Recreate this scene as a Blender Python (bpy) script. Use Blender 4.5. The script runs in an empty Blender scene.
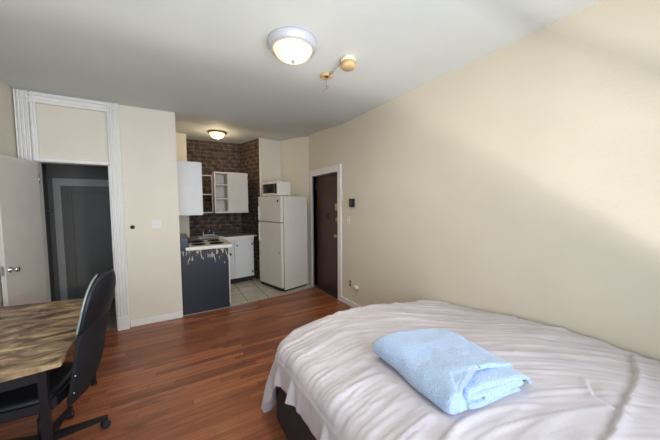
import bpy, bmesh, math, random
from math import sin, cos, pi, radians as rad, sqrt
from mathutils import Vector, Matrix, noise
random.seed(7)
COL = bpy.context.scene.collection

# ------------------------------------------------------------------ materials
def nt(name):
    m = bpy.data.materials.new(name); m.use_nodes = True
    n = m.node_tree.nodes; l = m.node_tree.links
    return m, n, l, n['Principled BSDF']
def srgb(c):
    return tuple((x/255/12.92 if x/255 <= .04045 else ((x/255+.055)/1.055)**2.4) for x in c) + (1,)
def mat(name, col, rough=.6, metal=0, var=.08, scale=6, bump=0, bscale=80, stretch=(1,1,1), emit=0, coat=0):
    m, n, l, b = nt(name)
    c = srgb(col)
    tc = n.new('ShaderNodeTexCoord'); mp = n.new('ShaderNodeMapping'); mp.inputs['Scale'].default_value = stretch
    l.new(tc.outputs['Object'], mp.inputs['Vector'])
    nz = n.new('ShaderNodeTexNoise'); nz.inputs['Scale'].default_value = scale; nz.inputs['Detail'].default_value = 5
    l.new(mp.outputs[0], nz.inputs['Vector'])
    rp = n.new('ShaderNodeValToRGB')
    rp.color_ramp.elements[0].position = .3; rp.color_ramp.elements[1].position = .7
    rp.color_ramp.elements[0].color = tuple(max(0, x*(1-var)) for x in c[:3])+(1,)
    rp.color_ramp.elements[1].color = tuple(min(1, x*(1+var)) for x in c[:3])+(1,)
    l.new(nz.outputs['Fac'], rp.inputs[0]); l.new(rp.outputs[0], b.inputs['Base Color'])
    b.inputs['Roughness'].default_value = rough; b.inputs['Metallic'].default_value = metal
    if coat: b.inputs['Coat Weight'].default_value = coat
    if bump:
        n2 = n.new('ShaderNodeTexNoise'); n2.inputs['Scale'].default_value = bscale; n2.inputs['Detail'].default_value = 4
        l.new(mp.outputs[0], n2.inputs['Vector'])
        bp = n.new('ShaderNodeBump'); bp.inputs['Strength'].default_value = bump; bp.inputs['Distance'].default_value = .01
        l.new(n2.outputs['Fac'], bp.inputs['Height']); l.new(bp.outputs[0], b.inputs['Normal'])
    if emit:
        b.inputs['Emission Color'].default_value = c; b.inputs['Emission Strength'].default_value = emit
    return m

M = {}
M['wall'] = mat('wall_paint', (218, 210, 193), .55, var=.03, scale=2.0, bump=.12, bscale=45)
M['ceiling'] = mat('ceiling_plaster', (202, 205, 203), .7, var=.03, scale=1.3, bump=.18, bscale=14)
M['trim'] = mat('trim_gloss_paint', (230, 227, 222), .35, var=.02, scale=5)
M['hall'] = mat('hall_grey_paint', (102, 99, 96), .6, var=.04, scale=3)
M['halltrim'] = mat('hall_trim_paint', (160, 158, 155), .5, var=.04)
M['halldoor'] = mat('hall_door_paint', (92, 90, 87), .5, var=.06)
M['leaf'] = mat('door_paint', (206, 200, 192), .4, var=.03)
M['brown'] = mat('brown_door_paint', (66, 42, 34), .4, var=.12, scale=9, stretch=(1,1,.3))
M['brass'] = mat('brass', (196, 168, 110), .3, metal=.8, var=.05)
M['chrome'] = mat('chrome', (205, 207, 210), .18, metal=1, var=.03)
M['steel'] = mat('brushed_steel', (170, 176, 188), .28, metal=.9, var=.04)
M['black'] = mat('black_plastic', (17, 20, 26), .42, var=.1)
M['blackmetal'] = mat('black_steel', (18, 19, 24), .4, metal=.2, var=.1)
M['leather'] = mat('navy_black_leather', (13, 17, 26), .5, var=.12, bump=.1, bscale=200)
M['edge_highlight'] = mat('painted_edge_highlight', (128, 138, 132), .25, var=.05, coat=.4)  # pale colour paints in the window highlight on the chair back's edge
M['shell'] = mat('chair_mesh_fabric', (9, 13, 22), .75, var=.12, bump=.25, bscale=300)
M['lacquer'] = mat('cabinet_white', (222, 221, 220), .4, var=.02)
M['cabcream'] = mat('cabinet_cream', (205, 197, 186), .5, var=.03)
M['fridge'] = mat('fridge_enamel', (214, 208, 198), .38, var=.02, bump=.1, bscale=250)
M['fridgegap'] = mat('fridge_gasket', (70, 64, 60), .7)
M['micro'] = mat('microwave_white', (222, 218, 208), .4, var=.02)
M['glassblack'] = mat('dark_glass', (22, 24, 24), .12, var=.2)
M['stovewhite'] = mat('stove_enamel', (224, 220, 208), .3, var=.03)
M['burner'] = mat('burner_iron', (26, 25, 27), .5, metal=.5, var=.2)
M['counter'] = mat('counter_top', (158, 146, 132), .45, var=.15, scale=18)
M['sink'] = mat('sink_steel', (180, 182, 184), .3, metal=.7, var=.05)
M['kick'] = mat('toe_kick', (24, 26, 32), .6)
M['base'] = mat('bed_base_fabric', (44, 38, 42), .8, var=.12, scale=40)
M['mattress'] = mat('mattress_ticking', (220, 220, 222), .8)
M['tan'] = mat('aged_tan_plastic', (196, 166, 120), .5, var=.05)
M['cream'] = mat('cream_plastic', (214, 206, 188), .5, var=.03)
M['wire'] = mat('dangling_wire', (150, 110, 90), .5)
M['plate'] = mat('switch_plate', (222, 218, 208), .4, var=.02)
M['thermo'] = mat('thermostat_case', (58, 58, 48), .35, var=.15)
M['enamelrim'] = mat('lamp_rim_enamel', (190, 194, 202), .22, metal=.35, var=.03)
M['bronze'] = mat('lamp_rim_bronze', (120, 112, 104), .3, metal=.4, var=.06)
M['rubber'] = mat('caster_rubber', (30, 32, 40), .5)
M['threshold'] = mat('threshold_strip', (176, 164, 140), .5, var=.1, scale=20)
M['darkthresh'] = mat('door_sill', (52, 50, 56), .5, var=.1)
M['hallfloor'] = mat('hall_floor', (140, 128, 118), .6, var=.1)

def wood_floor():
    m, n, l, b = nt('oak_strip_floor')
    tc = n.new('ShaderNodeTexCoord')
    sx = n.new('ShaderNodeSeparateXYZ'); l.new(tc.outputs['Object'], sx.inputs[0])
    dv = n.new('ShaderNodeMath'); dv.operation = 'DIVIDE'; dv.inputs[1].default_value = .058; l.new(sx.outputs[1], dv.inputs[0])
    fl = n.new('ShaderNodeMath'); fl.operation = 'FLOOR'; l.new(dv.outputs[0], fl.inputs[0])
    wn_ = n.new('ShaderNodeTexWhiteNoise'); wn_.noise_dimensions = '1D'; l.new(fl.outputs[0], wn_.inputs['W'])
    ml = n.new('ShaderNodeMath'); ml.operation = 'MULTIPLY_ADD'; ml.inputs[1].default_value = 7.3; l.new(wn_.outputs['Value'], ml.inputs[0]); l.new(sx.outputs[0], ml.inputs[2])
    cx_ = n.new('ShaderNodeCombineXYZ'); l.new(ml.outputs[0], cx_.inputs[0]); l.new(sx.outputs[1], cx_.inputs[1])
    br = n.new('ShaderNodeTexBrick'); br.offset = 0
    br.inputs['Scale'].default_value = 1; br.inputs['Mortar Size'].default_value = .0012
    br.inputs['Brick Width'].default_value = 1.15; br.inputs['Row Height'].default_value = .058
    br.inputs['Color1'].default_value = (0,0,0,1); br.inputs['Color2'].default_value = (1,1,1,1); br.inputs['Mortar'].default_value = (.5,.5,.5,1)
    l.new(cx_.outputs[0], br.inputs['Vector'])
    mp = n.new('ShaderNodeMapping'); mp.inputs['Scale'].default_value = (1.6, 22, 1)
    l.new(cx_.outputs[0], mp.inputs['Vector'])
    nz = n.new('ShaderNodeTexNoise'); nz.inputs['Scale'].default_value = 1.6; nz.inputs['Detail'].default_value = 7; nz.inputs['Roughness'].default_value = .6
    l.new(mp.outputs[0], nz.inputs['Vector'])
    mx = n.new('ShaderNodeMix'); mx.data_type = 'FLOAT'; mx.inputs[0].default_value = .34
    l.new(nz.outputs['Fac'], mx.inputs[2]); l.new(br.outputs['Color'], mx.inputs[3])
    rp = n.new('ShaderNodeValToRGB'); e = rp.color_ramp.elements
    e[0].position = .12; e[0].color = srgb((92, 52, 36)); e[1].position = .88; e[1].color = srgb((190, 122, 80))
    a = e.new(.5); a.color = srgb((140, 82, 54))
    l.new(mx.outputs[0], rp.inputs[0])
    # dark worn blotches
    n3 = n.new('ShaderNodeTexNoise'); n3.inputs['Scale'].default_value = 2.4; n3.inputs['Detail'].default_value = 6
    mp3 = n.new('ShaderNodeMapping'); mp3.inputs['Scale'].default_value = (1, 3.2, 1)
    l.new(tc.outputs['Object'], mp3.inputs['Vector']); l.new(mp3.outputs[0], n3.inputs['Vector'])
    r3 = n.new('ShaderNodeValToRGB'); r3.color_ramp.elements[0].position = .26; r3.color_ramp.elements[0].color = (.55,.52,.52,1)
    r3.color_ramp.elements[1].position = .42; r3.color_ramp.elements[1].color = (1,1,1,1)
    l.new(n3.outputs['Fac'], r3.inputs[0])
    mm = n.new('ShaderNodeMix'); mm.data_type = 'RGBA'; mm.blend_type = 'MULTIPLY'; mm.inputs[0].default_value = 1
    l.new(rp.outputs[0], mm.inputs[6]); l.new(r3.outputs[0], mm.inputs[7])
    m2 = n.new('ShaderNodeMix'); m2.data_type = 'RGBA'
    l.new(br.outputs['Fac'], m2.inputs[0]); l.new(mm.outputs[2], m2.inputs[6]); m2.inputs[7].default_value = srgb((58, 30, 22))
    l.new(m2.outputs[2], b.inputs['Base Color'])
    b.inputs['Roughness'].default_value = .33
    bp = n.new('ShaderNodeBump'); bp.inputs['Strength'].default_value = .12; bp.inputs['Distance'].default_value = .004
    l.new(nz.outputs['Fac'], bp.inputs['Height']); l.new(bp.outputs[0], b.inputs['Normal'])
    return m
M['floor'] = wood_floor()

def tile_floor():
    m, n, l, b = nt('kitchen_tile')
    tc = n.new('ShaderNodeTexCoord'); mp = n.new('ShaderNodeMapping'); mp.inputs['Location'].default_value = (-1.008, -4.15, 0)
    l.new(tc.outputs['Object'], mp.inputs['Vector'])
    br = n.new('ShaderNodeTexBrick'); br.offset = 0
    br.inputs['Scale'].default_value = 1; br.inputs['Mortar Size'].default_value = .006; br.inputs['Brick Width'].default_value = .352; br.inputs['Row Height'].default_value = .352
    br.inputs['Color1'].default_value = srgb((192, 185, 171)); br.inputs['Color2'].default_value = srgb((204, 196, 182)); br.inputs['Mortar'].default_value = srgb((96, 86, 76))
    l.new(mp.outputs[0], br.inputs['Vector'])
    nz = n.new('ShaderNodeTexNoise'); nz.inputs['Scale'].default_value = 9; nz.inputs['Detail'].default_value = 6
    l.new(tc.outputs['Object'], nz.inputs['Vector'])
    r = n.new('ShaderNodeValToRGB'); r.color_ramp.elements[0].color = (.80,.78,.76,1); r.color_ramp.elements[0].position = .3; r.color_ramp.elements[1].position = .65
    l.new(nz.outputs['Fac'], r.inputs[0])
    mm = n.new('ShaderNodeMix'); mm.data_type = 'RGBA'; mm.blend_type = 'MULTIPLY'; mm.inputs[0].default_value = 1
    l.new(br.outputs['Color'], mm.inputs[6]); l.new(r.outputs[0], mm.inputs[7]); l.new(mm.outputs[2], b.inputs['Base Color'])
    b.inputs['Roughness'].default_value = .4
    return m
M['tile'] = tile_floor()

def brick_mat():
    m, n, l, b = nt('old_dark_brick')
    tc = n.new('ShaderNodeTexCoord')
    sp = n.new('ShaderNodeSeparateXYZ'); cb = n.new('ShaderNodeCombineXYZ')
    l.new(tc.outputs['Object'], sp.inputs[0]); l.new(sp.outputs[0], cb.inputs[0]); l.new(sp.outputs[2], cb.inputs[1])
    nw = n.new('ShaderNodeTexNoise'); nw.inputs['Scale'].default_value = 5
    l.new(cb.outputs[0], nw.inputs['Vector'])
    vm = n.new('ShaderNodeVectorMath'); vm.operation = 'SCALE'; vm.inputs['Scale'].default_value = .022
    l.new(nw.outputs['Color'], vm.inputs[0])
    va = n.new('ShaderNodeVectorMath'); l.new(cb.outputs[0], va.inputs[0]); l.new(vm.outputs[0], va.inputs[1])
    br = n.new('ShaderNodeTexBrick'); br.offset = .5
    br.inputs['Scale'].default_value = 1; br.inputs['Mortar Size'].default_value = .009; br.inputs['Brick Width'].default_value = .235; br.inputs['Row Height'].default_value = .083
    br.inputs['Color1'].default_value = srgb((80, 62, 53)); br.inputs['Color2'].default_value = srgb((60, 48, 43)); br.inputs['Mortar'].default_value = srgb((99, 87, 76)); br.inputs['Mortar Smooth'].default_value = .3
    l.new(va.outputs[0], br.inputs['Vector'])
    nz = n.new('ShaderNodeTexNoise'); nz.inputs['Scale'].default_value = 11; nz.inputs['Detail'].default_value = 8
    l.new(cb.outputs[0], nz.inputs['Vector'])
    r = n.new('ShaderNodeValToRGB'); r.color_ramp.elements[0].color = (.45,.45,.47,1); r.color_ramp.elements[0].position = .35; r.color_ramp.elements[1].position = .68; r.color_ramp.elements[1].color = (1.9,1.75,1.6,1)
    l.new(nz.outputs['Fac'], r.inputs[0])
    mm = n.new('ShaderNodeMix'); mm.data_type = 'RGBA'; mm.blend_type = 'MULTIPLY'; mm.inputs[0].default_value = 1
    l.new(br.outputs['Color'], mm.inputs[6]); l.new(r.outputs[0], mm.inputs[7]); l.new(mm.outputs[2], b.inputs['Base Color'])
    b.inputs['Roughness'].default_value = .8
    ad = n.new('ShaderNodeMath'); ad.operation = 'SUBTRACT'; l.new(nz.outputs['Fac'], ad.inputs[0]); l.new(br.outputs['Fac'], ad.inputs[1])
    bp = n.new('ShaderNodeBump'); bp.inputs['Strength'].default_value = .8; bp.inputs['Distance'].default_value = .012
    l.new(ad.outputs[0], bp.inputs['Height']); l.new(bp.outputs[0], b.inputs['Normal'])
    return m
M['brick'] = brick_mat()

def desk_mat():
    m, n, l, b = nt('rustic_table_top')
    tc = n.new('ShaderNodeTexCoord'); mp = n.new('ShaderNodeMapping'); mp.inputs['Scale'].default_value = (1.0, 2.4, 1); mp.inputs['Rotation'].default_value = (0,0,rad(-18))
    l.new(tc.outputs['Object'], mp.inputs['Vector'])
    nz = n.new('ShaderNodeTexNoise'); nz.inputs['Scale'].default_value = 5.5; nz.inputs['Detail'].default_value = 9; nz.inputs['Roughness'].default_value = .62; nz.inputs['Distortion'].default_value = .6
    l.new(mp.outputs[0], nz.inputs['Vector'])
    r = n.new('ShaderNodeValToRGB'); e = r.color_ramp.elements
    e[0].position = .34; e[0].color = srgb((52, 38, 33)); e[1].position = .68; e[1].color = srgb((206, 184, 142))
    for p_, c_ in ((.42, (96, 74, 60)), (.50, (138, 114, 88)), (.59, (172, 148, 112))):
        x = e.new(p_); x.color = srgb(c_)
    l.new(nz.outputs['Fac'], r.inputs[0]); l.new(r.outputs[0], b.inputs['Base Color'])
    b.inputs['Roughness'].default_value = .3
    return m
M['desk'] = desk_mat()
M['deskedge'] = mat('table_edge', (78, 50, 36), .45)

def scratch_mat():
    m, n, l, b = nt('scraped_dark_panel')
    tc = n.new('ShaderNodeTexCoord'); mp = n.new('ShaderNodeMapping'); mp.inputs['Scale'].default_value = (26, 26, 9)
    l.new(tc.outputs['Object'], mp.inputs['Vector'])
    nz = n.new('ShaderNodeTexNoise'); nz.inputs['Scale'].default_value = 1; nz.inputs['Detail'].default_value = 4
    l.new(mp.outputs[0], nz.inputs['Vector'])
    sp = n.new('ShaderNodeSeparateXYZ'); l.new(tc.outputs['Object'], sp.inputs[0])
    mr = n.new('ShaderNodeMapRange'); mr.inputs['From Min'].default_value = .56; mr.inputs['From Max'].default_value = .82; mr.inputs['To Min'].default_value = -.22; mr.inputs['To Max'].default_value = .035
    l.new(sp.outputs[2], mr.inputs['Value'])
    ad = n.new('ShaderNodeMath'); l.new(nz.outputs['Fac'], ad.inputs[0]); l.new(mr.outputs[0], ad.inputs[1])
    r = n.new('ShaderNodeValToRGB'); r.color_ramp.elements[0].position = .57; r.color_ramp.elements[1].position = .62
    l.new(ad.outputs[0], r.inputs[0])
    mx = n.new('ShaderNodeMix'); mx.data_type = 'RGBA'; mx.inputs[6].default_value = srgb((28, 33, 45)); mx.inputs[7].default_value = srgb((176, 168, 150))
    l.new(r.outputs[0], mx.inputs[0]); l.new(mx.outputs[2], b.inputs['Base Color']); b.inputs['Roughness'].default_value = .45
    return m
M['scraped'] = scratch_mat()

def cloth_mat(name, c1, c2, fuzz):
    m, n, l, b = nt(name)
    tc = n.new('ShaderNodeTexCoord')
    nz = n.new('ShaderNodeTexNoise'); nz.inputs['Scale'].default_value = 170 if fuzz else 5; nz.inputs['Detail'].default_value = 8
    l.new(tc.outputs['Object'], nz.inputs['Vector'])
    r = n.new('ShaderNodeValToRGB'); r.color_ramp.elements[0].position = .35; r.color_ramp.elements[1].position = .62
    r.color_ramp.elements[0].color = srgb(c1); r.color_ramp.elements[1].color = srgb(c2)
    l.new(nz.outputs['Fac'], r.inputs[0]); l.new(r.outputs[0], b.inputs['Base Color'])
    b.inputs['Roughness'].default_value = .85; b.inputs['Sheen Weight'].default_value = .4 if fuzz else .1
    n2 = n.new('ShaderNodeTexNoise'); n2.inputs['Scale'].default_value = 110 if fuzz else 260; n2.inputs['Detail'].default_value = 5
    l.new(tc.outputs['Object'], n2.inputs['Vector'])
    bp = n.new('ShaderNodeBump'); bp.inputs['Strength'].default_value = .9 if fuzz else .15; bp.inputs['Distance'].default_value = .006 if fuzz else .002
    l.new(n2.outputs['Fac'], bp.inputs['Height']); l.new(bp.outputs[0], b.inputs['Normal'])
    return m
M['sheet'] = cloth_mat('white_bed_sheet', (190, 184, 190), (200, 194, 199), False)
M['blanket'] = cloth_mat('blue_fleece', (146, 170, 206), (176, 199, 228), True)
M['stitch'] = cloth_mat('blanket_hem', (140, 170, 205), (176, 200, 228), True)

def glow_mat(name, core, edge, s, R):
    # the lamp's glass: bright where the bulbs sit, dimmer to the rim (object space)
    m, n, l, b = nt(name)
    tc = n.new('ShaderNodeTexCoord'); sp = n.new('ShaderNodeSeparateXYZ'); l.new(tc.outputs['Object'], sp.inputs[0])
    cb = n.new('ShaderNodeCombineXYZ'); l.new(sp.outputs[0], cb.inputs[0]); l.new(sp.outputs[1], cb.inputs[1])
    ln = n.new('ShaderNodeVectorMath'); ln.operation = 'LENGTH'; l.new(cb.outputs[0], ln.inputs[0])
    r = n.new('ShaderNodeValToRGB'); e = r.color_ramp.elements
    mr = n.new('ShaderNodeMapRange'); mr.inputs['From Max'].default_value = R; l.new(ln.outputs['Value'], mr.inputs['Value'])
    e[0].position = .35; e[0].color = core + (1,); e[1].position = .97; e[1].color = edge + (1,)
    l.new(mr.outputs[0], r.inputs[0]); l.new(r.outputs[0], b.inputs['Emission Color']); b.inputs['Emission Strength'].default_value = s
    b.inputs['Base Color'].default_value = srgb((235, 222, 190)); b.inputs['Roughness'].default_value = .3
    return m

# ------------------------------------------------------------------ mesh helpers
class MB:
    def __init__(s): s.bm = bmesh.new()
    def box(s, a, b, bev=0, seg=2, mtx=None):
        lo = [min(a[i], b[i]) for i in range(3)]; hi = [max(a[i], b[i]) for i in range(3)]
        t = bmesh.new(); bmesh.ops.create_cube(t, size=1)
        for v in t.verts: v.co = Vector(((lo[i]+hi[i])/2 + v.co[i]*(hi[i]-lo[i]) for i in range(3)))
        if bev: bmesh.ops.bevel(t, geom=t.edges[:], offset=bev, segments=seg, affect='EDGES', profile=.5)
        return s._add(t, mtx)
    def _add(s, t, mtx=None, smooth=False):
        if mtx is not None: t.transform(mtx)
        if smooth:
            for f in t.faces: f.smooth = True
        me = bpy.data.meshes.new('t'); t.to_mesh(me); s.bm.from_mesh(me); bpy.data.meshes.remove(me); t.free(); return s
    def prism(s, pts, z0, z1, bev=0):
        t = bmesh.new()
        lo = [t.verts.new((p[0], p[1], z0)) for p in pts]; hi = [t.verts.new((p[0], p[1], z1)) for p in pts]
        n = len(pts); t.faces.new(lo[::-1]); t.faces.new(hi)
        for i in range(n): t.faces.new((lo[i], lo[(i+1) % n], hi[(i+1) % n], hi[i]))
        bmesh.ops.recalc_face_normals(t, faces=t.faces[:])
        if bev: bmesh.ops.bevel(t, geom=t.edges[:], offset=bev, segments=2, affect='EDGES')
        return s._add(t)
    def cyl(s, a, b, r, r2=None, n=20, smooth=True):
        a = Vector(a); b = Vector(b); r2 = r if r2 is None else r2
        t = bmesh.new(); bmesh.ops.create_cone(t, cap_ends=True, segments=n, radius1=r, radius2=r2, depth=(b-a).length)
        q = Vector((0,0,1)).rotation_difference((b-a).normalized()).to_matrix().to_4x4()
        t.transform(Matrix.Translation((a+b)/2) @ q)
        if smooth:
            for f in t.faces:
                if len(f.verts) == 4: f.smooth = True
        return s._add(t)
    def lathe(s, prof, loc=(0,0,0), n=40, mtx=None):
        t = bmesh.new(); rows = []
        for r, z in prof:
            rows.append([t.verts.new((r*cos(2*pi*k/n), r*sin(2*pi*k/n), z)) for k in range(n)] if r > 1e-6 else [t.verts.new((0,0,z))])
        for A, B in zip(rows, rows[1:]):
            for k in range(n):
                k2 = (k+1) % n
                if len(A) == 1 and len(B) == 1: continue
                if len(A) == 1: t.faces.new((A[0], B[k], B[k2]))
                elif len(B) == 1: t.faces.new((A[k], B[0], A[k2]))
                else: t.faces.new((A[k], B[k], B[k2], A[k2]))
        bmesh.ops.recalc_face_normals(t, faces=t.faces[:])
        for f in t.faces: f.smooth = True
        t.transform(Matrix.Translation(loc) @ (mtx or Matrix()))
        return s._add(t)
    def tube(s, pts, r, n=10, closed=False):
        pts = [Vector(p) for p in pts]; t = bmesh.new(); rings = []; N = len(pts); up = Vector((0,0,1))
        prev = None
        for i, p in enumerate(pts):
            d = ((pts[(i+1) % N] if (closed or i < N-1) else p) - (pts[i-1] if (closed or i > 0) else p)).normalized()
            x = d.cross(up) if prev is None else prev - d*prev.dot(d)
            if x.length < 1e-4: x = d.cross(Vector((1,0,0)))
            x.normalize(); prev = x; y = d.cross(x)
            rr = r[i] if isinstance(r, (list, tuple)) else r
            rings.append([t.verts.new(p + x*rr*cos(2*pi*k/n) + y*rr*sin(2*pi*k/n)) for k in range(n)])
        for i in range(N if closed else N-1):
            A = rings[i]; B = rings[(i+1) % N]
            for k in range(n): t.faces.new((A[k], A[(k+1) % n], B[(k+1) % n], B[k]))
        if not closed: t.faces.new(rings[0][::-1]); t.faces.new(rings[-1])
        bmesh.ops.recalc_face_normals(t, faces=t.faces[:])
        for f in t.faces: f.smooth = True
        return s._add(t)
    def build(s, name, m, parent=None, loc=None, rz=0, kind=None):
        me = bpy.data.meshes.new(name); s.bm.to_mesh(me); s.bm.free()
        me.materials.append(m if not isinstance(m, str) else M[m])
        o = bpy.data.objects.new(name, me); COL.objects.link(o)
        if parent: o.parent = parent
        if loc: o.location = loc
        o.rotation_euler.z = rz
        if kind: o['kind'] = kind
        return o
def thing(name, label, cat, loc=(0,0,0), rz=0, group=None):
    o = bpy.data.objects.new(name, None); COL.objects.link(o); o.location = loc; o.rotation_euler.z = rz
    o.empty_display_size = .1
    return tag(o, label, cat, group)
def tag(o, label, cat, group=None):
    o['label'] = label; o['category'] = cat
    if group: o['group'] = group
    return o
def S(mb, name, m, loc=None, rz=0): return mb.build(name, m, None, loc, rz, 'structure')
def slab(name, m, p0, p1, z0, z1, th=.1, holes=()):
    """wall whose visible face runs p0 -> p1 (room on the left-hand side when th>0 goes to the right)"""
    p0 = Vector(p0); p1 = Vector(p1); L = (p1-p0).length; ang = math.atan2(p1.y-p0.y, p1.x-p0.x)
    mb = MB(); x = 0
    for (a, b, lo, hi) in holes:
        if a > x: mb.box((x, -th, z0), (a, 0, z1))
        if lo > z0: mb.box((a, -th, z0), (b, 0, lo))
        if hi < z1: mb.box((a, -th, hi), (b, 0, z1))
        x = b
    mb.box((x, -th, z0), (L, 0, z1))
    return S(mb, name, m, (p0.x, p0.y, 0), ang)

XR, YB, XL, YF = 2.34, 4.27, -1.44, -.55
WT = 3.04
# ------------------------------------------------------------------ room shell
def ss(x): x = max(0, min(1, x)); return x*x*(3-2*x)
def ceil_z(x, y):
    z = 2.853
    a = ss((y-3.5)/1.0)*ss((x-.9)/1.3); b = ss((y-4.25)/.9)
    z += max(.072*a, .102*b)
    z += -.006*ss(1-abs(x-2.2)/1.2)*ss(1-abs(y-1.25)/.6)
    z += .004*noise.noise(Vector((x*1.3, y*1.3, 0)))
    return z
t = bmesh.new(); NX, NY = 60, 110
x0, x1, y0, y1 = XL-.25, XR+.1, YF-.1, 6.55
g = [[t.verts.new((x0+(x1-x0)*i/NX, y0+(y1-y0)*j/NY, ceil_z(x0+(x1-x0)*i/NX, y0+(y1-y0)*j/NY))) for j in range(NY+1)] for i in range(NX+1)]
for i in range(NX):
    for j in range(NY): t.faces.new((g[i][j], g[i][j+1], g[i+1][j+1], g[i+1][j])).smooth = True
tops = [t.verts.new(c) for c in ((x0,y0,3.15),(x1,y0,3.15),(x1,y1,3.15),(x0,y1,3.15))]
t.faces.new(tops)
mb = MB(); mb._add(t); S(mb, 'ceiling', 'ceiling')

edge = [(XL, 4.285), (.066, 4.295), (.635, 4.30), (1.708, 4.393), (2.44, 4.545)]
mb = MB(); mb.prism([(XL, YF), (2.44, YF)] + edge[::-1], -.05, 0); S(mb, 'floor', 'floor')
mb = MB(); mb.prism([(x, y+.02) for x, y in edge[1:]] + [(2.44, 6.4), (.066, 6.4)], -.05, 0); S(mb, 'floor', 'tile')
mb = MB()
for (a, b) in zip(edge[1:], edge[2:]): mb.prism([(a[0], a[1]-.004), (b[0], b[1]-.004), (b[0], b[1]+.035), (a[0], a[1]+.035)], -.01, .004)
S(mb, 'trim_1', 'threshold')
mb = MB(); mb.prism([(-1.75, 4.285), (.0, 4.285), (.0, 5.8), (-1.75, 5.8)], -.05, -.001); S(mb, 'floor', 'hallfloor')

# right wall with the brown entry door (opening y 3.70..4.61)
slab('wall_right', 'wall', (XR, 4.80), (XR, YF), 0, WT, -.12 if False else .12*-1, [(4.80-4.61, 4.80-3.70, 0, 2.14)])
# back wall with doorway
OL, OR, OT = -1.315, -.665, 2.10
slab('wall_back', 'wall', (.066, YB), (XL, YB), 0, WT, .13, [(.066-OR, .066-OL, 0, OT)])
slab('wall_left', 'wall', (XL, YB+.02), (XL, YF), 0, WT, .1)
WX0, WX1, WZ0, WZ1 = -1.30, 2.10, .60, 2.62
slab('wall_front', 'wall', (XL, YF), (XR+.1, YF), 0, WT, .14, [(WX0-XL, WX1-XL, WZ0, WZ1)])
# kitchen
mb = MB(); mb.box((-.04, YB+.13, 0), (.066, 6.45, WT)); mb.box((.0, 5.88, 0), (.262, 6.45, WT)); S(mb, 'wall_kitchen_left', 'wall')
BC, BN = (1.346, 6.255), (1.568, 5.505)
slab('wall_kitchen_back', 'brick', BC, (.262, 6.32), 0, WT, .12)
slab('wall_kitchen_right', 'brick', BN, BC, 0, WT, .12)
slab('wall_alcove', 'wall', (2.05, 5.575), (1.585, 5.505), 0, WT, .1)
slab('wall_corner', 'wall', (XR, 4.79), (2.05, 5.575), 0, WT, .1)
mb = MB(); mb.cyl((1.575, 5.498, 0), (1.575, 5.498, WT), .017, n=10); S(mb, 'trim_2', 'trim')
# hall beyond
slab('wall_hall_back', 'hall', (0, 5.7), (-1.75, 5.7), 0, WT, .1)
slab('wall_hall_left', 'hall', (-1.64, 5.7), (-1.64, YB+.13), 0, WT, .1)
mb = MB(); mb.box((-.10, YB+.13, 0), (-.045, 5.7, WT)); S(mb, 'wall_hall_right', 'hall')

# baseboards
mb = MB(); mb.box((-.535, YB-.016, 0), (.066, YB, .083), .004); S(mb, 'baseboard_back', 'trim')
mb = MB(); mb.box((XR-.018, YF, 0), (XR, 3.60, .085), .004); S(mb, 'baseboard_right', 'trim')
mb = MB(); mb.box((XL, YF, 0), (XL+.016, 3.6, .085), .004); S(mb, 'baseboard_left', 'trim')

# doorway casing: fluted pilasters and header up to the ceiling
def pilaster(x0, x1, plinth=True):
    mb = MB(); mb.box((x0, YB-.028, 0), (x1, YB, 2.852))
    w = x1-x0
    for f in (.02, .27, .55, .84): mb.box((x0+w*f, YB-.054, .0), (x0+w*(f+.13), YB-.02, 2.852), .006)
    if plinth: mb.box((x0-.004, YB-.062, 0), (x1+.004, YB, .175), .004)
    return mb
S(pilaster(-.657, -.54), 'trim_3', 'trim')
mb = pilaster(-1.43, -1.318, False); mb.box((-1.32, YB-.028, OT), (-1.272, YB, 2.852)); mb.box((-1.31, YB-.042, OT), (-1.29, YB-.02, 2.852), .005); S(mb, 'trim_4', 'trim')
mb = MB(); mb.box((-1.272, YB-.028, 2.735), (-.657, YB, 2.852))
for z, d in ((2.735, .046), (2.772, .040), (2.81, .058)): mb.box((-1.40, YB-d, z), (-.60, YB-.02, z+.018), .004)
S(mb, 'trim_5', 'trim')
mb = MB(); mb.box((-1.272, YB-.022, OT), (-.657, YB, OT+.035), .004); mb.box((-1.272, YB-.034, OT+.035), (-.657, YB, OT+.047), .003); S(mb, 'trim_6', 'trim')
mb = MB(); mb.box((OR-.012, YB-.01, 0), (OR+.012, YB+.13, OT)); mb.box((OL-.012, YB-.01, 0), (OL+.012, YB+.13, OT)); mb.box((OL, YB-.01, OT-.006), (OR, YB+.13, OT+.02)); S(mb, 'trim_7', 'trim')
mb = MB(); mb.box((OR-.016, YB+.0, 1.02), (OR-.011, YB+.03, 1.12), .001); mb.build('strike_plate', 'steel', kind='structure').name = 'trim_8'

# open white door leaf standing against the left wall
hx, hy, fx, fy = -1.300, 4.235, -1.405, 3.70
ang = math.atan2(fy-hy, fx-hx); L = sqrt((fx-hx)**2+(fy-hy)**2)
mb = MB(); mb.box((0, -.018, .012), (L, .018, 2.085), .003); d2 = S(mb, 'door_1', 'leaf', (hx, hy, 0), ang)
for s_ in (1,):
    mb = MB(); mb.lathe([(0, 0), (.027, 0), (.028, .005), (.012, .012), (.010, .03), (.022, .04), (.027, .052), (.022, .064), (0, .069)], (L-.055, .017, .985), 24, Matrix.Rotation(-pi/2, 4, 'X')); mb.build('door_knob', 'chrome', d2)
mb = MB(); mb.box((L-.001, -.010, .94), (L+.002, .010, 1.03)); mb.build('latch_plate', 'steel', d2)
for z in (.25, 1.85):
    mb = MB(); mb.cyl((.0, .02, z), (0, .02, z+.09), .008, n=10); mb.build('hinge', 'steel', d2)

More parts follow.
